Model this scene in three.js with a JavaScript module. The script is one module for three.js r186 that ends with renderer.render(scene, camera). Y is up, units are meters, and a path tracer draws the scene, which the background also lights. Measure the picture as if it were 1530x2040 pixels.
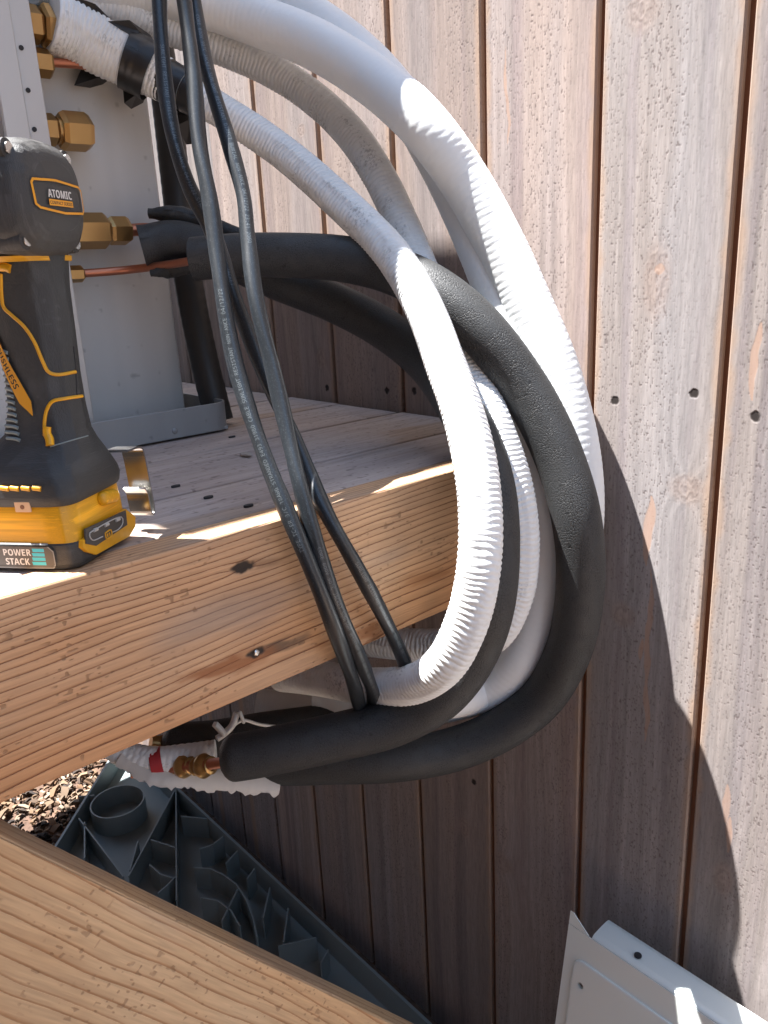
import * as THREE from 'three';
import { mergeGeometries, toCreasedNormals } from 'three/addons/utils/BufferGeometryUtils.js';
import { RoundedBoxGeometry } from 'three/addons/geometries/RoundedBoxGeometry.js';
import { DecalGeometry } from 'three/addons/geometries/DecalGeometry.js';

// ---------------------------------------------------------------- camera, sky, sun, exposure
const scene = new THREE.Scene();
const EYE = 1.14;                                    // eye height; everything below is laid out with y = 0 at the eye and lifted by EYE
const F = 1578, CX = 765, CY = 1020;                 // lens of the photograph in its own pixels (1530 x 2040)
const AX = new THREE.Vector3(0.66108297, 0.18651208, -0.72676169);
const AY = new THREE.Vector3(-0.0488396, -0.9558607, -0.28973265);
const AZ = new THREE.Vector3(-0.74872158, 0.22703207, -0.62279406);
const EYEPOS = new THREE.Vector3(0, 0, 0.66);
const camera = new THREE.PerspectiveCamera(2 * Math.atan(1020 / F) * 180 / Math.PI, 0.75, 0.02, 400);
{
  const right = new THREE.Vector3(AX.x, AY.x, AZ.x), down = new THREE.Vector3(AX.y, AY.y, AZ.y), fwd = new THREE.Vector3(AX.z, AY.z, AZ.z);
  const m = new THREE.Matrix4().makeBasis(right, down.clone().negate(), fwd.clone().negate());
  camera.quaternion.setFromRotationMatrix(m);
  camera.position.set(0, EYE, 0.66);
  camera.updateMatrixWorld();
}
const SUN = new THREE.Vector3(-1.2, 3.9, 1).normalize();
const sun = new THREE.DirectionalLight(new THREE.Color().setRGB(1, 0.98, 0.96), 5);
sun.position.copy(SUN).multiplyScalar(6); sun.target.position.set(-0.6, 0.9, 0.2); sun.position.add(sun.target.position);
sun.castShadow = true; sun.shadow.mapSize.set(4096, 4096); sun.shadow.bias = -0.0004;
Object.assign(sun.shadow.camera, { left: -2, right: 2, top: 2, bottom: -2, near: 0.5, far: 14 });
scene.add(sun, sun.target);
{ // clear blue sky
  const W = 256, H = 128, d = new Float32Array(W * H * 4);
  for (let j = 0; j < H; j++) for (let i = 0; i < W; i++) {
    const el = ((j + 0.5) / H - 0.5) * Math.PI, s = Math.max(0, Math.sin(el)), k = Math.pow(1 - s, 3);
    const o = (j * W + i) * 4;
    d[o] = 0.155 + 0.12 * k; d[o + 1] = 0.232 + 0.11 * k; d[o + 2] = 0.370 + 0.05 * k; d[o + 3] = 1;
  }
  const t = new THREE.DataTexture(d, W, H, THREE.RGBAFormat, THREE.FloatType);
  t.mapping = THREE.EquirectangularReflectionMapping; t.magFilter = t.minFilter = THREE.LinearFilter; t.needsUpdate = true;
  scene.background = t; scene.environment = t;
}
const renderer = new THREE.WebGLRenderer({ antialias: true });
renderer.toneMapping = THREE.LinearToneMapping;
renderer.toneMappingExposure = 5.2;
renderer.shadowMap.enabled = true;

// ---------------------------------------------------------------- helpers
const V3 = (x, y, z) => new THREE.Vector3(x, y, z);
const ray = (px, py) => { const v = V3(px - CX, py - CY, F); return V3(AX.dot(v), AY.dot(v), AZ.dot(v)); };
const onX = (px, py, x) => { const d = ray(px, py); return EYEPOS.clone().addScaledVector(d, x / d.x); };
const onY = (px, py, y) => { const d = ray(px, py); return EYEPOS.clone().addScaledVector(d, y / d.y); };
const onZ = (px, py, z) => { const d = ray(px, py); return EYEPOS.clone().addScaledVector(d, (z - 0.66) / d.z); };
let seed = 12345;
const rnd = () => { seed = (seed + 0x6d2b79f5) | 0; let t = Math.imul(seed ^ (seed >>> 15), 1 | seed); t = (t + Math.imul(t ^ (t >>> 7), 61 | t)) ^ t; return ((t ^ (t >>> 14)) >>> 0) / 4294967296; };
const hash = (i, j, s) => { let h = Math.imul(i, 374761393) + Math.imul(j, 668265263) + Math.imul(s, 974634721) | 0; h = Math.imul(h ^ (h >>> 13), 1274126177); h ^= h >>> 16; return (h >>> 0) / 4294967296; };
const noise = (x, y, s = 0) => {
  const i = Math.floor(x), j = Math.floor(y); let u = x - i, v = y - j; u = u * u * (3 - 2 * u); v = v * v * (3 - 2 * v);
  const a = hash(i, j, s), b = hash(i + 1, j, s), c = hash(i, j + 1, s), d = hash(i + 1, j + 1, s);
  return a + (b - a) * u + (c - a) * v + (a - b - c + d) * u * v;
};
const fbm = (x, y, s = 0, n = 4) => { let r = 0, a = 0.5, t = 0; for (let k = 0; k < n; k++) { r += a * noise(x, y, s + k * 17); t += a; a *= 0.5; x *= 2.03; y *= 2.03; } return r / t; };
const clamp = (x, a = 0, b = 1) => Math.min(b, Math.max(a, x));
const smooth = (a, b, x) => { const t = clamp((x - a) / (b - a)); return t * t * (3 - 2 * t); };
const mix = (a, b, t) => a + (b - a) * t;
const mix3 = (a, b, t) => [mix(a[0], b[0], t), mix(a[1], b[1], t), mix(a[2], b[2], t)];
const toS = (c) => 255 * (c <= 0.0031308 ? 12.92 * c : 1.055 * Math.pow(c, 1 / 2.4) - 0.055);
function bake(W, H, fn) {                             // fn(u, v) -> [r, g, b linear, height 0..1]
  const c = new Uint8Array(W * H * 4), b = new Uint8Array(W * H * 4);
  for (let j = 0; j < H; j++) for (let i = 0; i < W; i++) {
    const q = fn((i + 0.5) / W, (j + 0.5) / H), o = (j * W + i) * 4;
    c[o] = toS(clamp(q[0])); c[o + 1] = toS(clamp(q[1])); c[o + 2] = toS(clamp(q[2])); c[o + 3] = 255;
    b[o] = b[o + 1] = b[o + 2] = 255 * clamp(q[3]); b[o + 3] = 255;
  }
  const mk = (d, srgb) => { const t = new THREE.DataTexture(d, W, H, THREE.RGBAFormat); t.magFilter = THREE.LinearFilter; t.minFilter = THREE.LinearMipmapLinearFilter; t.generateMipmaps = true; t.wrapS = t.wrapT = THREE.RepeatWrapping; if (srgb) t.colorSpace = THREE.SRGBColorSpace; t.needsUpdate = true; return t; };
  return { map: mk(c, true), bump: mk(b, false) };
}
const lin = (r, g, b) => new THREE.Color().setRGB(r, g, b);
const std = (o) => new THREE.MeshStandardMaterial(o);
const phys = (o) => new THREE.MeshPhysicalMaterial(o);
const taken = {};
const numbered = (n) => { const k = taken[n] = (taken[n] ?? -1) + 1; return k ? n + '_' + String(k).padStart(3, '0') : n; };
function put(o, name, label, category, group, kind) {
  o.name = numbered(name); o.position.y += EYE; scene.add(o);
  if (label) o.userData.label = label;
  if (category) o.userData.category = category;
  if (group) o.userData.group = group;
  if (kind) o.userData.kind = kind;
  return o;
}
function part(parent, name, geo, mat) { const m = new THREE.Mesh(geo, mat); m.name = name; m.castShadow = m.receiveShadow = true; parent.add(m); return m; }
function mesh(geo, mat) { const m = new THREE.Mesh(geo, mat); m.castShadow = m.receiveShadow = true; return m; }
function reuv(geo, fn) {                              // uv from position and face normal
  const p = geo.attributes.position, n = geo.attributes.normal, uv = new Float32Array(p.count * 2);
  for (let i = 0; i < p.count; i++) { const q = fn(p.getX(i), p.getY(i), p.getZ(i), n.getX(i), n.getY(i), n.getZ(i)); uv[2 * i] = q[0]; uv[2 * i + 1] = q[1]; }
  geo.setAttribute('uv', new THREE.BufferAttribute(uv, 2)); return geo;
}
const box = (x0, x1, y0, y1, z0, z1, r = 0.0015) => { const g = new RoundedBoxGeometry(x1 - x0, y1 - y0, z1 - z0, 2, r); g.translate((x0 + x1) / 2, (y0 + y1) / 2, (z0 + z1) / 2); return g; };
const REF = V3(0.8, 0.3, 0.5).normalize();
function frames(curve, n, ref = REF) {
  const out = [];
  for (let i = 0; i <= n; i++) {
    const u = i / n, p = curve.getPointAt(u), t = curve.getTangentAt(u);
    const nn = ref.clone().addScaledVector(t, -ref.dot(t)).normalize(), b = t.clone().cross(nn);
    out.push({ p, t, n: nn, b, s: u });
  }
  return out;
}
const curveOf = (pts) => new THREE.CatmullRomCurve3(pts, false, 'centripetal');
const path = (list) => curveOf(list.map(([a, b, x]) => onX(a, b, x)));
function tube(curve, seg, rad, rFn, { u0 = 0, u1 = 1, cap = true, us = 1, ref = REF, arc0 = 0, arc1 = Math.PI * 2 } = {}) {
  const L = curve.getLength(), fr = [];
  for (let i = 0; i <= seg; i++) { const u = u0 + (u1 - u0) * i / seg, p = curve.getPointAt(u), t = curve.getTangentAt(u), n = ref.clone().addScaledVector(t, -ref.dot(t)).normalize(); fr.push({ p, t, n, b: t.clone().cross(n), s: u * L }); }
  const pos = [], uv = [], idx = [], q = V3();
  for (const f of fr) for (let k = 0; k <= rad; k++) {
    const a = arc0 + (arc1 - arc0) * k / rad, r = rFn(f.s, a, L);
    q.copy(f.p).addScaledVector(f.n, Math.cos(a) * r).addScaledVector(f.b, Math.sin(a) * r);
    pos.push(q.x, q.y, q.z); uv.push(f.s / us, a / (Math.PI * 2));
  }
  for (let i = 0; i < seg; i++) for (let k = 0; k < rad; k++) { const a = i * (rad + 1) + k, b = a + rad + 1; idx.push(a, a + 1, b, b, a + 1, b + 1); }
  if (cap) for (const e of [0, seg]) {
    const c = pos.length / 3, f = fr[e]; pos.push(f.p.x, f.p.y, f.p.z); uv.push(f.s / us, 0);
    for (let k = 0; k <= rad; k++) { const o = (e * (rad + 1) + k) * 3; pos.push(pos[o], pos[o + 1], pos[o + 2]); uv.push(f.s / us, k / rad); }
    for (let k = 0; k < rad; k++) e ? idx.push(c, c + 1 + k, c + 2 + k) : idx.push(c, c + 2 + k, c + 1 + k);
  }
  const g = new THREE.BufferGeometry();
  g.setAttribute('position', new THREE.Float32BufferAttribute(pos, 3)); g.setAttribute('uv', new THREE.Float32BufferAttribute(uv, 2)); g.setIndex(idx);
  g.computeVertexNormals(); return weld(g, seg, rad, arc1 - arc0 > 6.2);
}
function weld(g, seg, rad, closed) {                  // same normals on both sides of the seam
  if (!closed) return g;
  const n = g.attributes.normal;
  for (let i = 0; i <= seg; i++) { const a = i * (rad + 1), b = a + rad, v = V3(n.getX(a) + n.getX(b), n.getY(a) + n.getY(b), n.getZ(a) + n.getZ(b)).normalize(); n.setXYZ(a, v.x, v.y, v.z); n.setXYZ(b, v.x, v.y, v.z); }
  return g;
}
function loft(rings, caps = true) {                   // rings: arrays of equally many Vector3
  const n = rings[0].length, pos = [], idx = [], uv = [];
  rings.forEach((r, j) => { for (let k = 0; k <= n; k++) { const p = r[k % n]; pos.push(p.x, p.y, p.z); uv.push(k / n, j / (rings.length - 1)); } });
  for (let j = 0; j + 1 < rings.length; j++) for (let k = 0; k < n; k++) { const a = j * (n + 1) + k, b = a + n + 1; idx.push(a, a + 1, b, b, a + 1, b + 1); }
  if (caps) for (const j of [0, rings.length - 1]) {
    const r = rings[j], c = V3(); r.forEach((p) => c.add(p)); c.multiplyScalar(1 / n); const o = pos.length / 3;
    pos.push(c.x, c.y, c.z); uv.push(0.5, 0.5); for (let k = 0; k <= n; k++) { const p = r[k % n]; pos.push(p.x, p.y, p.z); uv.push(0.5, 0.5); }
    for (let k = 0; k < n; k++) j ? idx.push(o, o + 1 + k, o + 2 + k) : idx.push(o, o + 2 + k, o + 1 + k);
  }
  const g = new THREE.BufferGeometry(); g.setAttribute('position', new THREE.Float32BufferAttribute(pos, 3)); g.setAttribute('uv', new THREE.Float32BufferAttribute(uv, 2)); g.setIndex(idx);
  return toCreasedNormals(g, 0.7);
}
const superRing = (c, u, v, a, b, e = 3, n = 40) => { const out = []; for (let k = 0; k < n; k++) { const t = k / n * Math.PI * 2, ct = Math.cos(t), st = Math.sin(t); out.push(c.clone().addScaledVector(u, a * Math.sign(ct) * Math.pow(Math.abs(ct), 2 / e)).addScaledVector(v, b * Math.sign(st) * Math.pow(Math.abs(st), 2 / e))); } return out; };
function canvasTex(w, h, draw) { const c = document.createElement('canvas'); c.width = w; c.height = h; draw(c.getContext('2d'), w, h); const t = new THREE.CanvasTexture(c); t.colorSpace = THREE.SRGBColorSpace; t.wrapS = t.wrapT = THREE.RepeatWrapping; t.anisotropy = 8; return t; }

// ---------------------------------------------------------------- surface textures
const GROOVES = [-2.765, -2.629, -2.493, -2.357, -2.221, -2.085, -1.949, -1.813, -1.677, -1.541, -1.405, -1.269, -1.134, -0.998, -0.8592, -0.7232, -0.5858, -0.4508, -0.3194, -0.184, -0.048, 0.088, 0.224, 0.36, 0.496, 0.632, 0.768, 0.904, 1.04, 1.176];
const WX0 = -1.12, WX1 = -0.08, WY0 = -1.15, WY1 = 0.45;
const wallKnots = [[1308, 560, 0.012, 0.024], [1280, 22, 0.014, 0.012], [1368, 975, 0.016, 0.010], [1240, 1225, 0.012, 0.010], [1000, 1720, 0.016, 0.012], [640, 715, 0.010, 0.010], [925, 1650, 0.009, 0.012], [600, 260, 0.008, 0.006], [1440, 1750, 0.009, 0.014]].map(([a, b, w, h]) => { const p = onZ(a, b, 0); return [p.x, p.y, w, h]; });
const wallHoles = [[1225, 798], [1383, 783], [1505, 830], [771, 778], [825, 779], [652, 773], [944, 1558]].map(([a, b]) => onZ(a, b, 0));
const bareStrips = [[1292, 985, 1130, 0.010], [1290, 1130, 1480, 0.007], [1275, 1270, 1315, 0.005], [1010, 90, 290, 0.004], [1312, 525, 548, 0.008], [1445, 1560, 1640, 0.007], [1450, 1625, 1700, 0.006], [1505, 640, 800, 0.009]].map(([px, y0, y1, w]) => { const a = onZ(px, y0, 0), b = onZ(px, y1, 0); return [(a.x + b.x) / 2, a.y, b.y, w]; });
const wallTex = bake(1280, 2048, (u, v) => {
  let x = WX0 + u * (WX1 - WX0), y = WY0 + v * (WY1 - WY0), k = 0;
  while (k + 1 < GROOVES.length && GROOVES[k + 1] < x) k++;
  const e = Math.min(x - GROOVES[k], (GROOVES[k + 1] ?? 9) - x), tone = hash(k, 7, 3);
  let xs = x + (fbm(x * 9, y * 2.2, 5 + k, 3) - 0.5) * 0.03, knot = 0, ringv = 0;
  for (const [kx, ky, w, h] of wallKnots) {
    const dx = (x - kx) / w, dy = (y - ky) / h, q = Math.hypot(dx, dy * 0.8);
    xs += Math.sign(dx || 1) * w * 0.9 * Math.exp(-q * q * 0.35);
    if (q < 1.6) { knot = Math.max(knot, smooth(1.5, 0.6, q)); ringv = 0.5 + 0.5 * Math.sin(q * 10 + fbm(x * 260, y * 140, 2, 3) * 9); }
  }
  const grain = fbm(xs * 170, y * 3.2, 11 + k, 4), fine = fbm(x * 1100, y * 70, 21, 3), saw = noise(x * 45, y * 420, 31);
  const rough = smooth(0.36, 0.66, fbm(xs * 26, y * 1.4, 41 + k, 3));
  const pitn = noise(x * 1050 + fbm(x * 160, y * 90, 6, 2) * 3, y * 430, 51), pit = smooth(0.74, 0.9, pitn) * mix(0.25, 1, rough);
  const streak = smooth(0.5, 0.78, fbm(xs * 60, y * 0.9, 61 + k, 3));
  const grey = smooth(0.35, 0.7, fbm(xs * 22 + 5, y * 1.1, 71 + k, 3));
  let c = mix3([0.268, 0.230, 0.213], [0.246, 0.225, 0.223], grey);
  c = mix3(c, [0.196, 0.165, 0.170], streak * 0.6);
  c = c.map((q) => q * (0.74 + 0.54 * grain) * (0.80 + 0.40 * fine) * mix(0.88, 1.10, tone));
  if (GROOVES[k] < -0.46) c = [c[0] * 1.08, c[1] * 0.99, c[2] * 0.94];      // the boards toward the unit are tinted a warmer brown
  let h = 0.55 + 0.22 * (grain - 0.5) + 0.2 * (fine - 0.5) - 0.15 * pit;
  c = mix3(c, [0.085, 0.060, 0.056], pit * 0.62);
  const edge = smooth(0.012, 0.003, e + (noise(y * 60, k, 81) - 0.5) * 0.005);
  c = mix3(c, [0.36, 0.235, 0.155], edge * 0.6);
  for (const [sx, sy0, sy1, w] of bareStrips) {
    const yy = (y - sy1) / (sy0 - sy1), ww = w * 0.8 * Math.pow(Math.sin(clamp(yy) * Math.PI), 0.6) * (0.25 + 0.95 * fbm(y * 34, 3 + sx * 50, 91, 3));
    const m = smooth(ww, ww * 0.7, Math.abs(x - sx - (fbm(y * 22, sx * 90, 93, 3) - 0.5) * 0.010)) * (yy > 0 && yy < 1 ? 1 : 0);
    c = mix3(c, [0.40, 0.245, 0.17], m * 0.6 * (0.6 + 0.7 * grain)); h = mix(h, 0.45, m);
  }
  if (knot) { c = mix3(c, mix3([0.20, 0.13, 0.10], [0.34, 0.245, 0.20], ringv), knot * 0.36); h = mix(h, 0.5 + 0.16 * (ringv - 0.5), knot * 0.8); }
  const nh = noise(x * 380, y * 380, 8) * 0.002;
  for (const p of wallHoles) { const q = Math.hypot(x - p.x, y - p.y) + nh; if (q < 0.0065) { const m = smooth(0.0062, 0.004, q); c = mix3(c, [0.018, 0.012, 0.010], m); h = mix(h, 0.0, m); } }
  return [...c, h];
});
const BEAM_L = 0.80, BEAM_H = 0.14;
function fir(seedv, o) {                               // sawn fir face: bands of late wood running along u
  return bake(2048, 512, (u, v) => {
    const x = u * BEAM_L, y = v * BEAM_H;
    let yy = y + o.slope * (x - 0.4) + (fbm(x * 4.5, y * 9, seedv, 3) - 0.5) * o.wander + (fbm(x * 30, y * 60, seedv + 3, 2) - 0.5) * 0.0012;
    let kn = 0, dk = 0;
    for (const [kx, ky, r] of o.knots || []) { const q = Math.hypot((x - kx) / 2.2, y - ky) / r; yy += Math.sign(y - ky || 1) * r * 0.7 * Math.exp(-q * q * 0.5); kn = Math.max(kn, smooth(1.3, 0.7, q + (noise(x * 400, y * 400, 4) - 0.5) * 0.4)); }
    const f = (o.curve ? 85 * yy + 520 * yy * yy : yy / o.pitch) + 1.6 * fbm(yy * 55, 1.7, seedv + 5, 2), ph = f - Math.floor(f), wv = 0.7 + 0.3 * hash(Math.floor(f), 3, seedv);
    const late = (0.45 * smooth(0.35, 0.9, 1 - ph) * 0.6 + smooth(0.20, 0.03, ph) * smooth(0.0, 0.02, ph)) * wv;
    const fib = fbm(x * 45, y * 900, seedv + 9, 2), patch = fbm(x * 7, y * 24, seedv + 13, 3);
    let c = mix3(o.early, o.late, late * 0.8);
    const or = smooth(0.42, 0.72, fbm(x * 5 + 3, y * 14, seedv + 17, 3) + (o.bias ? o.bias(x, y) : 0));
    c = mix3(c, [c[0] * 1.0, c[1] * 0.76, c[2] * 0.52], or * o.orange);
    const gy = smooth(0.5, 0.75, fbm(x * 6, y * 18 + 7, seedv + 23, 3) + (o.gbias ? o.gbias(x, y) : 0));
    c = mix3(c, [0.30, 0.235, 0.19], gy * o.grey);
    c = c.map((q) => q * (0.82 + 0.3 * fib) * (0.88 + 0.24 * patch));
    const pit = smooth(0.78, 0.9, noise(x * 260, y * 520, seedv + 29)) * smooth(0.45, 0.65, fbm(x * 40, y * 60, seedv + 31, 2)) * o.pits;
    c = mix3(c, [0.20, 0.105, 0.05], pit * 0.6);
    for (const [kx, ky, lx, ly, s] of o.stains || []) { const q = Math.hypot((x - kx) / lx, (y - ky - o.slope * 0 - (kx - x) * 0.10) / ly) + (fbm(x * 60, y * 260, 5, 3) - 0.5) * 0.9; const m = smooth(1, 0.25, q) * s[3]; c = mix3(c, s, m); }
    if (kn) c = mix3(c, [0.028, 0.016, 0.010], kn);
    for (const [kx, ky, r] of o.small || []) { const q = Math.hypot((x - kx) / 1.5, y - ky) / r; const m = smooth(1.2, 0.6, q + (noise(x * 500, y * 500, 14) - 0.5) * 0.4); c = mix3(c, [0.15, 0.075, 0.055], m * 0.8); }
    return [...c, 0.6 - 0.30 * late + 0.14 * (fib - 0.5) - 0.35 * pit - 0.5 * kn];
  });
}
// beam front: u runs toward the wall (x of the texture = 0.75 - z)
const bz = (px, py) => { const p = onX(px, py, -0.459); return [0.75 - p.z, p.y + 0.293]; };
const k1 = bz(483, 1130), k2 = bz(510, 1300), s2 = bz(560, 1285), s3 = bz(455, 1325), s4 = bz(700, 1270), s5 = bz(850, 1150);
const beamTex = fir(101, { curve: true, slope: -0.035, wander: 0.022, pitch: 0.0075, early: [0.54, 0.325, 0.180], late: [0.19, 0.075, 0.030], orange: 0.6, grey: 0.55, pits: 1,
  bias: (x, y) => (x - 0.35) * 0.45 - (y - 0.06) * 2.2, gbias: (x, y) => (y - 0.085) * 4 - (x - 0.2) * 0.3,
  knots: [[k1[0], k1[1], 0.0042], [k2[0], k2[1], 0.0034]], stains: [[s2[0], s2[1], 0.032, 0.008, [0.055, 0.038, 0.028, 0.75]], [s3[0], s3[1], 0.05, 0.010, [0.27, 0.095, 0.030, 0.85]], [s4[0], s4[1], 0.05, 0.011, [0.29, 0.11, 0.036, 0.75]], [s5[0], s5[1], 0.05, 0.008, [0.30, 0.12, 0.04, 0.6]], [k1[0] + 0.02, k1[1] - 0.002, 0.03, 0.005, [0.18, 0.085, 0.04, 0.5]]] });
const braceTex = fir(301, { slope: 0.012, wander: 0.02, pitch: 0.0078, early: [0.57, 0.395, 0.23], late: [0.35, 0.180, 0.080], orange: 0.35, grey: 0.35, pits: 0.8, small: [[0.335, 0.066, 0.0035], [0.43, 0.05, 0.003], [0.17, 0.075, 0.0035]], stains: [[0.10, 0.050, 0.045, 0.006, [0.38, 0.185, 0.07, 0.8]]] });
const deckTex = bake(1024, 1024, (u, v) => {           // weathered grey boards, grain along u
  const x = u * 0.8, y = v * 0.3;
  const g = fbm(x * 5, y * 190 + fbm(x * 4, y * 20, 3, 2) * 8, 401, 4), f = fbm(x * 40, y * 1100, 405, 2), p = fbm(x * 9, y * 16, 409, 4), pit = smooth(0.8, 0.92, noise(x * 180, y * 420, 411));
  let c = mix3([0.345, 0.285, 0.265], [0.44, 0.36, 0.32], p); c = mix3(c, [0.36, 0.25, 0.17], smooth(0.6, 0.8, fbm(x * 7 + 9, y * 22, 413, 3)) * 0.6);
  c = c.map((q) => q * (0.75 + 0.5 * g) * (0.86 + 0.26 * f)); c = mix3(c, [0.10, 0.075, 0.065], pit * 0.5);
  const dust = smooth(0.62, 0.75, noise(x * 260, y * 300, 417)) * smooth(0.5, 0.7, fbm(x * 14, y * 14, 419, 2)); c = mix3(c, [0.42, 0.36, 0.31], dust * 0.35);
  return [...c, 0.5 + 0.4 * (g - 0.5) + 0.2 * (f - 0.5) - 0.3 * pit];
});
const crackTex = bake(512, 512, (u, v) => {            // crazed skin of rubber foam
  const N = 60; let d1 = 9, d2 = 9; const X = u * N + (noise(u * 30, v * 30, 2) - 0.5) * 0.8, Y = v * N, i0 = Math.floor(X), j0 = Math.floor(Y);
  for (let a = -1; a <= 1; a++) for (let b = -1; b <= 1; b++) { const i = i0 + a, j = j0 + b, wi = ((i % N) + N) % N, wj = ((j % N) + N) % N; const q = Math.hypot(i + hash(wi, wj, 1) - X, j + hash(wi, wj, 2) - Y); if (q < d1) { d2 = d1; d1 = q; } else if (q < d2) d2 = q; }
  const cr = smooth(0.16, 0.02, d2 - d1) * (0.4 + 0.6 * smooth(0.35, 0.6, noise(u * 16, v * 16, 5))), g = noise(u * 256, v * 256, 9), sp = smooth(0.86, 0.95, noise(u * 200, v * 200, 13));
  const base = 0.034 * (0.75 + 0.5 * g) * (1 - 0.8 * cr) + 0.015 * sp;
  return [base, base * 1.03, base * 1.05, 0.6 - 0.5 * cr + 0.25 * (g - 0.5)];
});
const foamTex = bake(1024, 256, (u, v) => {            // white polyethylene foam with grey scuffs
  const d = smooth(0.52, 0.74, fbm(u * 11, v * 7, 501, 4)) * smooth(0.48, 0.72, fbm(u * 260, v * 60, 505, 3)), f = fbm(u * 120, v * 30, 507, 2), w = fbm(u * 6, v * 4, 511, 3);
  let c = mix3([0.87, 0.88, 0.87], [0.78, 0.80, 0.80], w); c = c.map((q) => q * (0.94 + 0.1 * f)); c = mix3(c, [0.30, 0.305, 0.31], d * 0.6);
  return [...c, 0.5 + 0.4 * (f - 0.5)];
});

const wearTex = bake(512, 512, (u, v) => {             // moulded plastic: fine stipple, dust and scuffs
  const st = noise(u * 256, v * 256, 701), d = smooth(0.55, 0.8, fbm(u * 9, v * 9, 703, 4)), sc = smooth(0.80, 0.9, noise(u * 30 + fbm(u * 8, v * 8, 5, 2) * 6, v * 190, 707)) * smooth(0.5, 0.7, fbm(u * 6, v * 6, 709, 2));
  const q = clamp(0.62 + 0.10 * (st - 0.5) + 0.30 * d + 0.4 * sc, 0, 1); return [q, q, q * 0.98, 0.5 + 0.5 * (st - 0.5)];
});
const sheetTex = bake(512, 512, (u, v) => {            // sheet metal: faint mottling, streaks and small specks
  const a = fbm(u * 7, v * 5, 721, 4), s = noise(u * 90, v * 3, 723), k = smooth(0.9, 0.96, noise(u * 120, v * 120, 725)), q = clamp(0.86 + 0.16 * (a - 0.5) + 0.06 * (s - 0.5) - 0.25 * k, 0, 1);
  return [q, q, q, 0.5 + 0.5 * (a - 0.5) - 0.3 * k];
});
const M = {
  wall: std({ map: wallTex.map, bumpMap: wallTex.bump, bumpScale: 0.0012, roughness: 0.9 }),
  tongue: std({ color: lin(0.20, 0.082, 0.040), roughness: 0.7 }),
  beam: std({ map: beamTex.map, bumpMap: beamTex.bump, bumpScale: 0.0014, roughness: 0.75 }),
  brace: std({ map: braceTex.map, bumpMap: braceTex.bump, bumpScale: 0.0014, roughness: 0.75 }),
  deck: std({ map: deckTex.map, bumpMap: deckTex.bump, bumpScale: 0.0010, roughness: 0.85 }),
  rubber: std({ map: crackTex.map, bumpMap: crackTex.bump, bumpScale: 0.0006, roughness: 0.58 }),
  rubberInside: std({ color: lin(0.018, 0.017, 0.017), roughness: 0.95 }),
  foam: phys({ map: foamTex.map, bumpMap: foamTex.bump, bumpScale: 0.0004, roughness: 0.5, transmission: 0.10, thickness: 0 }),
  foamClean: phys({ color: lin(0.84, 0.86, 0.86), bumpMap: foamTex.bump, bumpScale: 0.0003, roughness: 0.5, transmission: 0.10, thickness: 0 }),
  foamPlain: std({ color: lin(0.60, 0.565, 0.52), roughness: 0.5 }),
  tape: std({ color: lin(0.016, 0.016, 0.017), roughness: 0.38, side: THREE.DoubleSide }),
  redTape: std({ color: lin(0.38, 0.028, 0.035), roughness: 0.4 }),
  galv: std({ color: lin(0.35, 0.37, 0.385), map: sheetTex.map, bumpMap: sheetTex.bump, bumpScale: 0.0006, metalness: 0.55, roughness: 0.5 }),
  painted: std({ color: lin(0.60, 0.595, 0.58), map: sheetTex.map, bumpMap: sheetTex.bump, bumpScale: 0.0006, metalness: 0.1, roughness: 0.42 }),
  strip: std({ color: lin(0.50, 0.49, 0.475), metalness: 0.35, roughness: 0.45 }),
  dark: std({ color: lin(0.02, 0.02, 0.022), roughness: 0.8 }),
  brass: std({ color: lin(0.46, 0.285, 0.115), metalness: 0.85, roughness: 0.32 }),
  copper: std({ color: lin(0.50, 0.19, 0.11), metalness: 0.8, roughness: 0.38 }),
  conduit: std({ color: lin(0.020, 0.019, 0.018), roughness: 0.5 }),
  white: std({ color: lin(0.74, 0.785, 0.76), metalness: 0.05, roughness: 0.32 }),
  plastic: std({ color: lin(0.185, 0.225, 0.23), roughness: 0.5 }),
  yellow: std({ color: lin(0.98, 0.48, 0.012), map: wearTex.map, roughness: 0.42 }),
  grip: std({ color: lin(0.050, 0.053, 0.056), map: wearTex.map, bumpMap: wearTex.bump, bumpScale: 0.0003, roughness: 0.6 }),
  capGrey: std({ color: lin(0.075, 0.072, 0.070), map: wearTex.map, bumpMap: wearTex.bump, bumpScale: 0.0003, roughness: 0.58 }),
  steel: std({ color: lin(0.55, 0.54, 0.52), metalness: 0.95, roughness: 0.25 }),
  tie: std({ color: lin(0.75, 0.74, 0.70), roughness: 0.5 }),
  leaf: std({ color: lin(0.30, 0.19, 0.11), roughness: 0.85, side: THREE.DoubleSide }),
};

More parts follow.
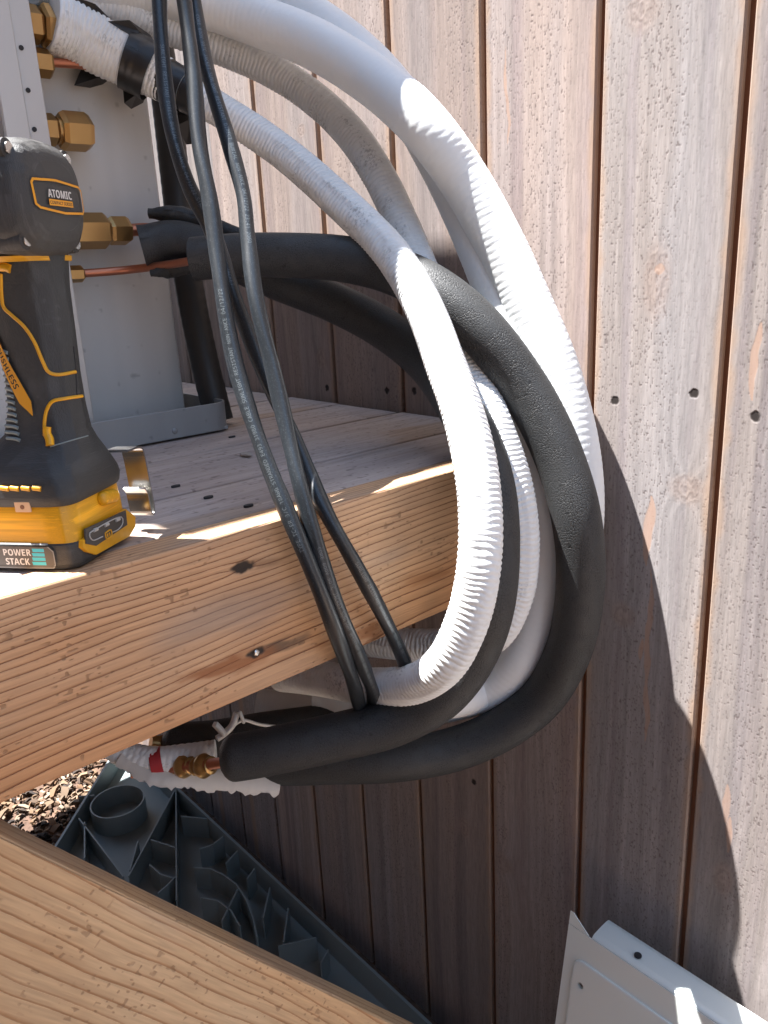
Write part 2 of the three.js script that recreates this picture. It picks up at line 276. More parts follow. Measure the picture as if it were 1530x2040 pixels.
// ---------------------------------------------------------------- ground
const GY = -1.14;
{
  const t = bake(512, 512, (u, v) => { const a = fbm(u * 12, v * 12, 601, 4), b = noise(u * 128, v * 128, 603); const c = mix3([0.13, 0.078, 0.052], [0.085, 0.050, 0.034], a).map((q) => q * (0.75 + 0.5 * b)); return [...c, b]; });
  t.map.repeat.set(60, 60); t.bump.repeat.set(60, 60);
  const g = new THREE.PlaneGeometry(60, 60); g.rotateX(-Math.PI / 2); g.translate(0, GY, 0);
  put(mesh(g, std({ map: t.map, bumpMap: t.bump, bumpScale: 0.006, roughness: 0.95 })), 'ground', null, null, null, 'structure');
  // bark mulch
  const cg = new THREE.BoxGeometry(0.028, 0.0045, 0.009, 2, 1, 1), p = cg.attributes.position;
  for (let i = 0; i < p.count; i++) { const x = p.getX(i); p.setY(i, p.getY(i) + (Math.abs(x) < 0.001 ? 0.003 : 0)); p.setZ(i, p.getZ(i) * (x > 0.001 ? 0.55 : 1)); }
  cg.computeVertexNormals();
  const N = 9000, im = new THREE.InstancedMesh(cg, std({ color: 0xffffff, roughness: 0.9 }), N), o = new THREE.Object3D(), col = new THREE.Color();
  const pal = [[0.42, 0.27, 0.16], [0.30, 0.17, 0.09], [0.10, 0.065, 0.045], [0.55, 0.42, 0.30], [0.06, 0.042, 0.034], [0.38, 0.26, 0.17], [0.20, 0.12, 0.07]];
  for (let i = 0; i < N; i++) {
    const dense = i < 5200; const x = dense ? -2.4 + 1.45 * rnd() : -2.6 + 3.2 * rnd(), z = dense ? 0.05 + 0.9 * rnd() : 0.02 + 1.6 * rnd(), k = 0.3 + rnd() * rnd() * 1.2;
    if (x > -1.80 && x < -0.3 && x > -1.78 + (z - 0.05) * 1.02 && z < 0.66) { i--; continue; }
    o.position.set(x, GY + 0.003 + rnd() * 0.014, z); o.rotation.set((rnd() - 0.5) * 1.0, rnd() * 6.3, (rnd() - 0.5) * 1.0); o.scale.set(k, 0.6 + rnd(), k * (0.6 + rnd() * 0.9)); o.updateMatrix(); im.setMatrixAt(i, o.matrix);
    const c = pal[Math.floor(rnd() * pal.length)], q = 0.28 + 0.55 * rnd() * rnd(); im.setColorAt(i, col.setRGB(c[0] * q, c[1] * q, c[2] * q));
  }
  im.castShadow = im.receiveShadow = true;
  put(im, 'bark_mulch', 'loose brown bark mulch covering the ground below the platform', 'mulch', null, 'stuff');
}

// ---------------------------------------------------------------- board wall
{
  const wall = new THREE.Group();
  for (let k = 0; k + 1 < GROOVES.length; k++) {
    const a = GROOVES[k] + 0.0033, b = GROOVES[k + 1] - 0.0033, c = 0.0016, s = new THREE.Shape();
    s.moveTo(a, 0.016); s.lineTo(a, c); s.lineTo(a + c, 0); s.lineTo(b - c, 0); s.lineTo(b, c); s.lineTo(b, 0.016); s.closePath();
    const g = new THREE.ExtrudeGeometry(s, { depth: 2.6, bevelEnabled: false }); g.rotateX(-Math.PI / 2); // (x, y, z) -> (x, z, -y)
    g.translate(0, GY, 0); g.computeVertexNormals();
    const shift = (k % 7) * 0.0;
    reuv(g, (x, y) => [(x - WX0) / (WX1 - WX0), (y + shift - WY0) / (WY1 - WY0)]);
    part(wall, 'plank', g, M.wall);
    const t = new THREE.BoxGeometry(0.014, 2.6, 0.004); t.translate(GROOVES[k + 1], GY + 1.3, -0.0085); part(wall, 'tongue', t, M.tongue);
  }
  put(wall, 'plank_wall', 'weathered pinkish grey vertical plank wall with narrow brown grooves', 'wall');
}

// ---------------------------------------------------------------- timber platform on the wall
const YD = -0.165, XB = -0.459;
{
  const pf = new THREE.Group();
  const alongZ = (z0, v0, per) => (x, y, z, nx, ny) => [(0.75 - z) / z0, (Math.abs(nx) > 0.5 ? (y + 0.293) : (x + v0)) / per];
  const beam = box(-0.4885, XB, -0.2905, YD, 0.004, 0.80, 0.002); reuv(beam, alongZ(BEAM_L, 0.46, BEAM_H)); part(pf, 'rim_beam', beam, M.beam);
  const ed = [-0.4905, -0.5858, -0.720, -0.836, -0.955, -1.075, -1.195, -1.315, -1.435, -1.555, -1.675, -1.795, -1.915];
  for (let i = 0; i + 1 < ed.length; i++) {
    const g = box(ed[i + 1] + 0.0024, ed[i] - 0.0024, YD - 0.026, YD - 0.0012 * hash(i, 1, 1), 0.006 + 0.006 * hash(i, 2, 2), 0.79, 0.002);
    const off = i * 0.37; reuv(g, (x, y, z) => [(z + off) / 0.8, (x + y + off * 0.31) / 0.3]); part(pf, 'deck_board', g, M.deck);
  }
  for (const z of [0.03, 0.40, 0.755]) { const g = box(-1.88, -0.4895, -0.285, YD - 0.028, z, z + 0.036); reuv(g, (x, y) => [x / BEAM_L, y / BEAM_H]); part(pf, 'joist', g, M.beam); }
  const far = box(-1.915, -1.882, -0.2905, YD - 0.028, 0.004, 0.79); reuv(far, alongZ(BEAM_L, 0.46, BEAM_H)); part(pf, 'rim_beam', far, M.beam);
  // diagonal braces in the plane of each rim beam, from its outer end down to the wall
  const A = onX(0, 1668, XB), B = onX(780, 2040, XB), dir = B.clone().sub(A).normalize();
  const tEnd = (0.03 - A.z) / dir.z, tTop = (-0.292 - A.y) / dir.y, up = V3(0, dir.z, -dir.y).negate(); if (up.y < 0) up.negate();
  const s0 = tTop - 0.11, L = tEnd - s0;
  for (const dx of [0]) {
    const g = new RoundedBoxGeometry(L, 0.185, 0.034, 2, 0.0025); reuv(g, (x, y, z, nx, ny) => [(x + L / 2 + 0.05) / BEAM_L, (Math.abs(ny) > 0.5 ? z + 0.3 : (y + 0.0925) * 0.75) / BEAM_H]);
    const m = part(pf, 'diagonal_brace', g, M.brace), zc = V3().crossVectors(dir, up);
    m.quaternion.setFromRotationMatrix(new THREE.Matrix4().makeBasis(dir, up, zc));
    m.position.copy(A).addScaledVector(dir, s0 + L / 2).addScaledVector(up, -0.0925); m.position.x = XB - 0.017 - 0.003 + dx;
  }
  put(pf, 'timber_platform', 'timber deck platform with thick fir edge beam fixed to the plank wall', 'platform');
  // nail head and splinters on the platform
  const chip = new THREE.DodecahedronGeometry(0.006, 0); chip.scale(1.5, 0.3, 0.9); const cp = onY(490, 908, YD); chip.translate(cp.x, YD + 0.0018, cp.z);
  put(mesh(chip, std({ color: lin(0.34, 0.29, 0.25), roughness: 0.9 })), 'wood_chip', 'small pale wood chip lying on the grey deck boards', 'wood chip');
}
for (const [a, b] of [[350, 968], [415, 990], [495, 1007], [462, 870]]) {
  const p = onY(a, b, YD), g = new THREE.CylinderGeometry(0.0031, 0.0031, 0.0016, 14); g.scale(0.8, 1, 1.35); g.translate(p.x, YD - 0.0002, p.z);
  const m = mesh(g, M.dark); m.name = 'nail_hole_disc'; scene.getObjectByName('timber_platform').add(m);  // dark disc stands for the shade in a nail hole, no screw here
}
{
  const p = onX(510, 1300, XB), g = new THREE.SphereGeometry(0.0026, 12, 8); g.scale(0.5, 1, 1); g.translate(XB + 0.0006, p.y, p.z);
  const m = mesh(g, M.steel); m.name = 'nail_head'; scene.getObjectByName('timber_platform').add(m);
}

// ---------------------------------------------------------------- outdoor unit on the platform
const XS = -0.82, XP = -0.88, ZS = 0.349;
{
  const un = new THREE.Group(), top = 0.812, y0 = YD + 0.006, xl = -1.87;
  const pan = reuv(box(xl, XP, y0, top, 0.213, ZS, 0.004), (x, y, z) => [z, y]); part(un, 'rear_casing', pan, M.painted);
  // step wall that carries the valves, and the folded edge strip beside the open service hatch
  part(un, 'valve_plate', box(XP - 0.01, XS - 0.002, y0, top - 0.01, ZS + 0.001, ZS + 0.004, 0.001), M.painted);
  part(un, 'edge_strip', mergeGeometries([box(XS - 0.003, XS, y0, top - 0.01, ZS, ZS + 0.0185, 0.001), box(XS - 0.003, XS + 0.0035, y0, top - 0.01, ZS + 0.0188, ZS + 0.0410, 0.0015)]), M.strip);
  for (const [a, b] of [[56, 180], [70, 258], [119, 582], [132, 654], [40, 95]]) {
    const p = onX(a, b, XS), g = new THREE.CylinderGeometry(0.0022, 0.0022, 0.001, 14); g.rotateZ(Math.PI / 2); g.translate(XS + 0.0004, p.y, ZS + 0.0138); part(un, 'hole_shade_disc', g, M.dark);  // solid dark disc painted as the shade inside each hole
  }
  const zf = 0.68;
  part(un, 'hatch_back', box(XS - 0.10, XS - 0.09, y0, top - 0.01, ZS + 0.006, zf - 0.004), M.painted);
  part(un, 'lower_panel', box(XS - 0.008, XS - 0.001, y0, -0.03, ZS + 0.043, zf - 0.002), M.painted);
  part(un, 'front_casing', box(xl, XS - 0.101, y0, top - 0.004, ZS + 0.001, zf, 0.004), M.painted);
  part(un, 'front_casing', box(XS - 0.10, XS - 0.001, y0, top - 0.004, zf - 0.003, zf, 0.001), M.painted);
  part(un, 'lid', box(xl - 0.004, XS + 0.038, top, top + 0.02, 0.205, zf + 0.004, 0.006), M.painted);
  // galvanised base rail with a rounded corner
  const s = new THREE.Shape(), x0 = XS + 0.024, r = 0.022, z0 = 0.199, t = 0.0016;
  s.moveTo(x0, 0.68); s.lineTo(x0, z0 + r); s.absarc(x0 - r, z0 + r, r, 0, -Math.PI / 2, true); s.lineTo(-1.82, z0); s.lineTo(-1.82, z0 + t); s.lineTo(x0 - r, z0 + t); s.absarc(x0 - r, z0 + r, r - t, -Math.PI / 2, 0, false); s.lineTo(x0 - t, 0.68); s.closePath();
  const rail = new THREE.ExtrudeGeometry(s, { depth: 0.030, bevelEnabled: true, bevelSize: 0.0004, bevelThickness: 0.0006, bevelSegments: 1, curveSegments: 14 }); rail.rotateX(Math.PI / 2); rail.translate(0, YD + 0.0325, 0);
  const br = part(un, 'base_rail', rail, M.galv);
  const rv = onX(348, 858, x0), rg = new THREE.SphereGeometry(0.0034, 12, 8); rg.scale(0.4, 1, 1); rg.translate(x0 + 0.0006, rv.y, rv.z); part(br, 'rivet', rg, M.galv);
  part(un, 'base_pan', box(-1.82, x0 - 0.003, YD + 0.001, YD + 0.005, 0.204, 0.675, 0.001), M.galv);
  // valves: hexagon bodies and nuts pointing at the wall (-z)
  const hex = (cx, cy, z0, z1, rr, turn = 0, ch = 0.12) => {
    const r = rr * 0.9;
    const L = z0 - z1, c = Math.min(r * ch * 1.5, L * 0.25), g = new THREE.LatheGeometry([new THREE.Vector2(0.0001, 0), new THREE.Vector2(r * 0.88, 0), new THREE.Vector2(r, c), new THREE.Vector2(r, L - c), new THREE.Vector2(r * 0.86, L), new THREE.Vector2(0.0001, L)], 6).toNonIndexed();
    g.computeVertexNormals(); g.rotateY(turn); g.rotateX(-Math.PI / 2); g.translate(cx, cy, z0); return g;
  };
  const rnd1 = (cx, cy, z0, z1, r) => { const g = new THREE.CylinderGeometry(r, r, z0 - z1, 28); g.rotateX(Math.PI / 2); g.translate(cx, cy, (z0 + z1) / 2); return g; };
  const xv = -0.85, at = (a, b) => onX(a, b, xv), zAt = (a, b) => at(a, b).z;
  const valve = (pieces) => { let m; for (const [name, g] of pieces) { if (!m) m = part(un, name, g, M.brass); else part(m, name, g, M.brass); } };
  let c = at(75, 50).y; valve([['valve_body', hex(xv, c, ZS, zAt(80, 50), 0.0185, 0.2)], ['flare_nut', hex(xv, c, zAt(81, 50), zAt(104, 50), 0.0215, 0.35)]]);
  c = at(70, 124).y; valve([['valve_body', rnd1(xv, c, ZS, zAt(56, 124), 0.0085)], ['flare_nut', hex(xv, c, zAt(50, 124), zAt(100, 124), 0.0145, 0.1)]]);
  c = at(135, 261).y; valve([['valve_body', hex(xv, c, ZS, zAt(112, 261), 0.0165, 0.1)], ['valve_collar', rnd1(xv, c, zAt(112, 261), zAt(118, 261), 0.0125)], ['flare_nut', hex(xv, c, zAt(118, 261), zAt(177, 261), 0.0205, 0.28, 0.16)]]);
  c = at(210, 460).y; valve([['valve_body', hex(xv, c, ZS, zAt(213, 460), 0.0200, 0.12)], ['flare_nut', hex(xv, c, zAt(215, 460), zAt(256, 460), 0.0165, 0.3, 0.16)]]);
  c = at(148, 546).y; valve([['valve_body', rnd1(xv, c, ZS, zAt(136, 546), 0.007)], ['flare_nut', hex(xv, c, zAt(132, 546), zAt(165, 546), 0.0095, 0.1)]]);
  put(un, 'heat_pump_unit', 'grey sheet metal outdoor unit with brass valves standing on the platform', 'outdoor unit');
}
const cyl = (r) => () => r;
const pipe = (list, r, mat, name, label) => put(mesh(tube(path(list), 40, 20, cyl(r)), mat), name, label, 'pipe', 'bare copper pipes at the valves');
pipe([[254, 459, -0.85], [290, 457, -0.845], [345, 462, -0.825], [420, 478, -0.79]], 0.0065, M.copper, 'copper_pipe', 'thick bare copper pipe entering the ragged black foam');
pipe([[164, 545, -0.85], [250, 538, -0.835], [330, 528, -0.785], [400, 517, -0.73]], 0.0042, M.copper, 'copper_pipe', 'thin bare copper pipe running into the cleanly cut black foam tube');
pipe([[99, 124, -0.85], [140, 127, -0.85], [190, 132, -0.85]], 0.0042, M.copper, 'copper_pipe', 'short copper pipe below the white foam sleeve with black tape');

// ---------------------------------------------------------------- insulated lines
function ribbed(list, r, { pitch = 0.0066, amp = 0.10, sharp = 1, seam = null, start, sd = 1, step = 7, rad = 40, sq = 1, irr = 1 } = {}) {
  const cv = path(list), L = cv.getLength(), seg = Math.ceil(L / pitch * step);
  return { cv, L, geo: tube(cv, seg, rad, (s, a) => {
    const w = Math.cos(a) * 3 + Math.sin(a) * 2, sN = s + (noise(s * 60, w, sd) - 0.5) * pitch * 0.9 * irr;
    const ph = sN / pitch * Math.PI, rib = Math.pow(Math.abs(Math.sin(ph)), sharp);
    let q = r * (1 + amp * (rib - 0.6) * (0.75 + 0.5 * noise(s * 140, w * 2 + 9, sd + 1)) + (fbm(s * 22, w, sd + 2, 2) - 0.5) * 0.07 * irr);
    if (seam !== null) { const d = Math.atan2(Math.sin(a - seam(s / L)), Math.cos(a - seam(s / L))); q *= 1 - 0.07 * Math.exp(-d * d * 260) - 0.05 * noise(s * 300, 5, sd) * Math.exp(-Math.pow(d - 0.25, 2) * 60); }
    if (start) q *= start(s, a);
    return q;
  }, { us: 0.30 }) };
}
{
  // front ribbed white line, taped at its start
  const g = new THREE.Group();
  const W1 = [[99, 44, -0.85], [150, 66, -0.85], [210, 98, -0.845], [280, 132, -0.83], [350, 172, -0.81], [430, 215, -0.775], [550, 293, -0.715], [670, 395, -0.635], [775, 500, -0.56], [838, 600, -0.51], [888, 725, -0.452], [932, 860, -0.408], [955, 990, -0.382], [956, 1110, -0.370], [938, 1215, -0.372], [896, 1310, -0.388], [836, 1358, -0.425], [740, 1368, -0.49], [640, 1352, -0.56], [560, 1345, -0.62]];
  const h = ribbed(W1, 0.0163, { pitch: 0.0046, amp: 0.055, irr: 1.0, sharp: 0.9, seam: (t) => mix(0.5, -0.1, t), sd: 3, start: (s) => 1 + 0.68 * smooth(0.19, 0.03, s) });
  part(g, 'foam_sleeve', h.geo, M.foam);
  const lenAt = (px) => { let best = 0, bd = 1e9; for (let i = 0; i <= 400; i++) { const p = h.cv.getPointAt(i / 400), d = p.clone().sub(EYEPOS), x = CX + F * (d.x * AX.x + d.y * AY.x + d.z * AZ.x) / (d.x * AX.z + d.y * AY.z + d.z * AZ.z); if (Math.abs(x - px) < bd && i < 300) { bd = Math.abs(x - px); best = i / 400; } } return best; };
  const wrap = (a, b, r) => part(g, 'tape_wrap', tube(h.cv, 14, 36, (s, an) => r * (1 + 0.03 * noise(s * 300, an * 2, 5)), { u0: lenAt(a), u1: lenAt(b), cap: false }), M.tape);
  wrap(252, 302, 0.0278); wrap(318, 372, 0.0212); wrap(372, 404, 0.0198);
  const flap = (pts, x, th) => { const P = pts.map(([a, b], i) => onX(a, b, x + 0.01 * Math.sin(i * 1.9))); const c = V3(); P.forEach((p) => c.add(p)); c.multiplyScalar(1 / P.length); c.x += 0.006; const pos = [], n = P.length; for (let i = 0; i < n; i++) { const a = P[i], b = P[(i + 1) % n]; pos.push(c.x, c.y, c.z, a.x, a.y, a.z, b.x, b.y, b.z); pos.push(c.x - th, c.y, c.z, b.x - th, b.y, b.z, a.x - th, a.y, a.z); pos.push(a.x, a.y, a.z, a.x - th, a.y, a.z, b.x - th, b.y, b.z, a.x, a.y, a.z, b.x - th, b.y, b.z, b.x, b.y, b.z); } const q = new THREE.BufferGeometry(); q.setAttribute('position', new THREE.Float32BufferAttribute(pos, 3)); q.setAttribute('uv', new THREE.Float32BufferAttribute(new Float32Array(pos.length / 3 * 2), 2)); q.computeVertexNormals(); return q; };
  part(g, 'tape_flap', flap([[165, 130], [232, 148], [205, 168], [180, 175], [148, 170]], -0.872, 0.0008), M.tape);
  part(g, 'tape_flap', flap([[243, 150], [300, 170], [285, 205], [262, 217], [248, 205]], -0.855, 0.0008), M.tape);
  part(g, 'tape_flap', flap([[345, 190], [400, 180], [396, 285], [372, 288], [352, 250]], -0.83, 0.0008), M.tape);
  part(g, 'tape_flap', flap([[140, -10], [190, 8], [222, 40], [205, 52], [160, 25]], -0.84, 0.0008), M.tape);
  part(g, 'tape_flap', flap([[215, 42], [258, 40], [300, 70], [312, 92], [270, 76]], -0.825, 0.0008), M.tape);
  put(g, 'insulated_pipe', 'ribbed white foam line with black tape crossing in front of the beam end', 'insulated pipe', 'insulated refrigerant lines');
}
{
  const g = new THREE.Group();
  const W2 = [[112, -6, -0.875], [225, 12, -0.875], [320, 48, -0.865], [420, 88, -0.835], [525, 132, -0.795], [615, 188, -0.755], [695, 262, -0.705], [755, 350, -0.66], [798, 440, -0.625], [840, 540, -0.585], [885, 640, -0.540], [938, 745, -0.496], [986, 855, -0.458], [1022, 970, -0.434], [1036, 1085, -0.426], [1024, 1190, -0.430], [985, 1262, -0.445], [915, 1287, -0.49], [830, 1285, -0.54], [730, 1275, -0.60], [640, 1265, -0.66]];
  part(g, 'foam_sleeve', ribbed(W2, 0.0170, { pitch: 0.0046, amp: 0.06, irr: 1.0, sharp: 0.9, seam: (t) => mix(-0.5, 0.2, t), sd: 23 }).geo, M.foam);
  put(g, 'insulated_pipe', 'ribbed greyish white foam line with a scuffed seam, between front line and smooth lines', 'insulated pipe', 'insulated refrigerant lines');
}
{
  const g = new THREE.Group();
  const W4 = [[62, -48, -0.865], [180, -32, -0.872], [290, -22, -0.86], [400, 5, -0.82], [510, 42, -0.77], [620, 85, -0.71], [735, 155, -0.640], [845, 250, -0.570], [925, 360, -0.544], [992, 480, -0.516], [1050, 605, -0.488], [1100, 725, -0.462], [1136, 850, -0.442], [1152, 950, -0.432], [1152, 1060, -0.429], [1125, 1190, -0.439], [1070, 1295, -0.463], [990, 1360, -0.495], [880, 1388, -0.51], [760, 1395, -0.56], [640, 1390, -0.62]];
  part(g, 'foam_sleeve', ribbed(W4, 0.0232, { pitch: 0.0066, amp: 0.008, sharp: 1.2, sd: 43, irr: 0.6, step: 8 }).geo, M.foamClean);
  put(g, 'insulated_pipe', 'thick smooth white foam line arching highest across the plank wall', 'insulated pipe', 'insulated refrigerant lines');
}
{
  const g = new THREE.Group();
  const W5 = [[70, -120, -0.865], [250, -95, -0.855], [420, -50, -0.82], [560, 0, -0.765], [690, 82, -0.70], [788, 182, -0.645], [862, 300, -0.600], [920, 418, -0.562], [968, 530, -0.532], [1008, 640, -0.508], [1030, 760, -0.484], [1062, 885, -0.460], [1082, 1000, -0.446], [1090, 1110, -0.441], [1078, 1210, -0.445], [1040, 1305, -0.460], [975, 1370, -0.49], [880, 1402, -0.53], [720, 1413, -0.60], [540, 1412, -0.67], [512, 1410, -0.68]];
  part(g, 'foam_sleeve', ribbed(W5, 0.0205, { pitch: 0.0066, amp: 0.008, sharp: 1.2, sd: 63, irr: 0.6, step: 8 }).geo, M.foamClean);
  put(g, 'insulated_pipe', 'smooth white foam line tucked behind the thickest white one, against the wall', 'insulated pipe', 'insulated refrigerant lines');
}
{
  const B1 = [[385, 516, -0.735], [470, 509, -0.705], [570, 509, -0.665], [680, 516, -0.620], [780, 538, -0.57], [870, 583, -0.52], [960, 660, -0.482], [1046, 775, -0.450], [1112, 905, -0.421], [1148, 1035, -0.402], [1156, 1165, -0.399], [1134, 1290, -0.410], [1080, 1388, -0.436], [1000, 1452, -0.465], [900, 1494, -0.497], [780, 1514, -0.53], [660, 1518, -0.57], [560, 1520, -0.61], [470, 1516, -0.65]];
  const cv = path(B1), g = new THREE.Group();
  part(g, 'foam_tube', tube(cv, 260, 40, (s, a) => 0.0220 * (1 + (fbm(s * 14, Math.cos(a) * 2, 71, 2) - 0.5) * 0.05) * mix(1, 0.93, smooth(0.3, 0.0, s)), { us: 0.1413 }), M.rubber);
  put(g, 'insulated_pipe', 'black rubber foam line with cleanly cut end, outermost of the loop on the wall side', 'insulated pipe', 'insulated refrigerant lines');
}
{
  const B2 = [[282, 492, -0.815], [350, 480, -0.80], [440, 508, -0.765], [550, 556, -0.72], [670, 605, -0.67], [765, 655, -0.62], [845, 718, -0.565], [905, 795, -0.51], [952, 885, -0.445], [978, 985, -0.408], [985, 1090, -0.398], [976, 1200, -0.396], [944, 1298, -0.410], [878, 1385, -0.430], [785, 1438, -0.458], [680, 1466, -0.488], [570, 1490, -0.518], [480, 1507, -0.543], [440, 1512, -0.553]];
  const cv = path(B2), g = new THREE.Group(), L = cv.getLength();
  part(g, 'foam_tube', tube(cv, 320, 40, (s, a) => { const e = L - s, end = e < 0.012 ? Math.sqrt(Math.max(0.05, 1 - Math.pow(1 - e / 0.012, 2) * 0.75)) : 1; return 0.0206 * end * (1 + (fbm(s * 14, Math.cos(a) * 2, 81, 2) - 0.5) * 0.06) * (1 + 0.08 * smooth(0.012, 0, s) * noise(a * 4, 1, 4)); }, { us: 0.1413 }), M.rubber);
  const F1 = path([[296, 425, -0.83], [330, 428, -0.82], [390, 440, -0.80], [450, 462, -0.775], [520, 492, -0.745]]);
  part(g, 'split_foam_flap', tube(F1, 60, 28, (s, a, l) => 0.0125 * (1 + 0.3 * Math.cos(a * 2)) * (0.45 + 0.55 * smooth(0, 0.03, s)) * mix(1, 0.8, s / l) * (1 + 0.12 * (noise(s * 200, a * 2, 3) - 0.5)), { us: 0.1413 }), M.rubber);
  const F2 = path([[300, 545, -0.80], [330, 540, -0.79], [380, 528, -0.775]]);
  part(g, 'split_foam_flap', tube(F2, 40, 24, (s, a, l) => 0.008 * (0.4 + 0.6 * smooth(0, 0.02, s)) * (1 + 0.25 * (noise(s * 260, a * 2, 7) - 0.5)), { us: 0.1413 }), M.rubber);
  put(g, 'insulated_pipe', 'black rubber foam line with ragged split start, passing behind the front white line', 'insulated pipe', 'insulated refrigerant lines');
}
{ // upright black conduit behind the unit
  const c = path([[312, 60, -0.93], [330, 190, -0.92], [346, 330, -0.905], [364, 480, -0.89], [384, 610, -0.875], [412, 740, -0.855], [437, 838, -0.84]]);
  put(mesh(tube(c, 120, 28, (s) => 0.0168 * (1 + 0.012 * Math.sin(s * 500))), M.conduit), 'conduit', 'upright black conduit behind the grey unit, standing on the deck', 'conduit');
}

// ---------------------------------------------------------------- control cables with white print
{
  const cableTex = (text, sd) => canvasTex(2048, 128, (x, w, h) => {
    x.fillStyle = '#22262a'; x.fillRect(0, 0, w, h);
    for (let i = 0; i < 9000; i++) { const q = 30 + 60 * hash(i, sd, 1); x.fillStyle = `rgba(${q + 40},${q + 44},${q + 46},0.4)`; x.fillRect(w * hash(i, sd, 2), h * hash(i, sd, 3), 1 + 4 * hash(i, sd, 4), 1); }
    x.fillStyle = '#686e70'; x.font = '19px monospace'; x.textBaseline = 'middle';
    for (const y of [4, 132]) { x.save(); x.translate(0, y); x.scale(1, -0.75); x.fillText(text, 10, 0, 2030); x.restore(); }
  });
  const t3 = cableTex('CORE 600V 90°C JACKET SUNLIGHT RESISTANT DIRECT BURIAL NON-ANCE 04/12/22 23:41 2060 ', 1);
  const t2 = cableTex('TYPE TC-ER 3/C 18AWG STRANDED E493 31980 CABLE SUNLIGHT RESISTANT NON-ANCE 04/12/22 ', 2);
  const t1 = cableTex('SUNLIGHT RESISTANT DIRECT BURIAL NON-ANCE 04/12/22 STRANDED 600V 90°C CORE JACKET ', 3);
  const mk = (list, t, label, sd, flip) => {
    t.center.set(0.5, 0.5); if (flip) t.rotation = Math.PI;
    const cv = path(list), L = cv.getLength();
    const g = tube(cv, 300, 24, (s, a) => 0.0058 * (1 + 0.10 * Math.cos(2 * a + s * 60 + sd) * 0.6 + 0.05 * (noise(s * 70, Math.cos(a) + 4, sd) - 0.5)), { us: 0.42 });
    put(mesh(g, std({ map: t, roughness: 0.34 })), 'control_cable', label, 'cable', 'black printed control cables');
  };
  mk([[165, -440, -0.87], [240, -430, -0.80], [292, -350, -0.72], [310, -210, -0.665], [316, -60, -0.63], [320, 60, -0.615], [330, 180, -0.60], [350, 290, -0.585], [378, 375, -0.575], [415, 445, -0.562], [445, 520, -0.550], [468, 595, -0.540], [500, 680, -0.528], [540, 775, -0.512], [578, 855, -0.497], [612, 935, -0.478], [652, 1025, -0.450], [705, 1120, -0.438], [757, 1215, -0.436], [800, 1305, -0.446], [822, 1370, -0.465], [835, 1425, -0.51]], t1, 'black cable curving past the other two, reaching the black foam line alone', 1);
  mk([[170, -470, -0.87], [262, -460, -0.79], [325, -370, -0.69], [350, -210, -0.63], [360, -60, -0.60], [372, 40, -0.59], [385, 150, -0.575], [398, 290, -0.557], [418, 400, -0.54], [432, 500, -0.527], [448, 620, -0.510], [470, 730, -0.495], [500, 830, -0.478], [535, 930, -0.460], [572, 1020, -0.444], [612, 1115, -0.433], [655, 1225, -0.428], [692, 1325, -0.442], [712, 1390, -0.47], [712, 1440, -0.53], [660, 1465, -0.59]], t2, 'black cable hanging nearest the drill, dusty and worn along its edge', 5, true);
  mk([[175, -500, -0.87], [275, -490, -0.80], [345, -380, -0.71], [368, -210, -0.655], [378, -60, -0.625], [392, 40, -0.61], [420, 165, -0.585], [458, 290, -0.558], [485, 390, -0.540], [494, 480, -0.525], [511, 600, -0.505], [543, 735, -0.486], [575, 870, -0.466], [602, 985, -0.446], [636, 1105, -0.434], [682, 1232, -0.430], [728, 1338, -0.446], [745, 1392, -0.474], [735, 1430, -0.53], [690, 1452, -0.59]], t3, 'black cable in the middle of the bundle, with legible white print', 9);
}

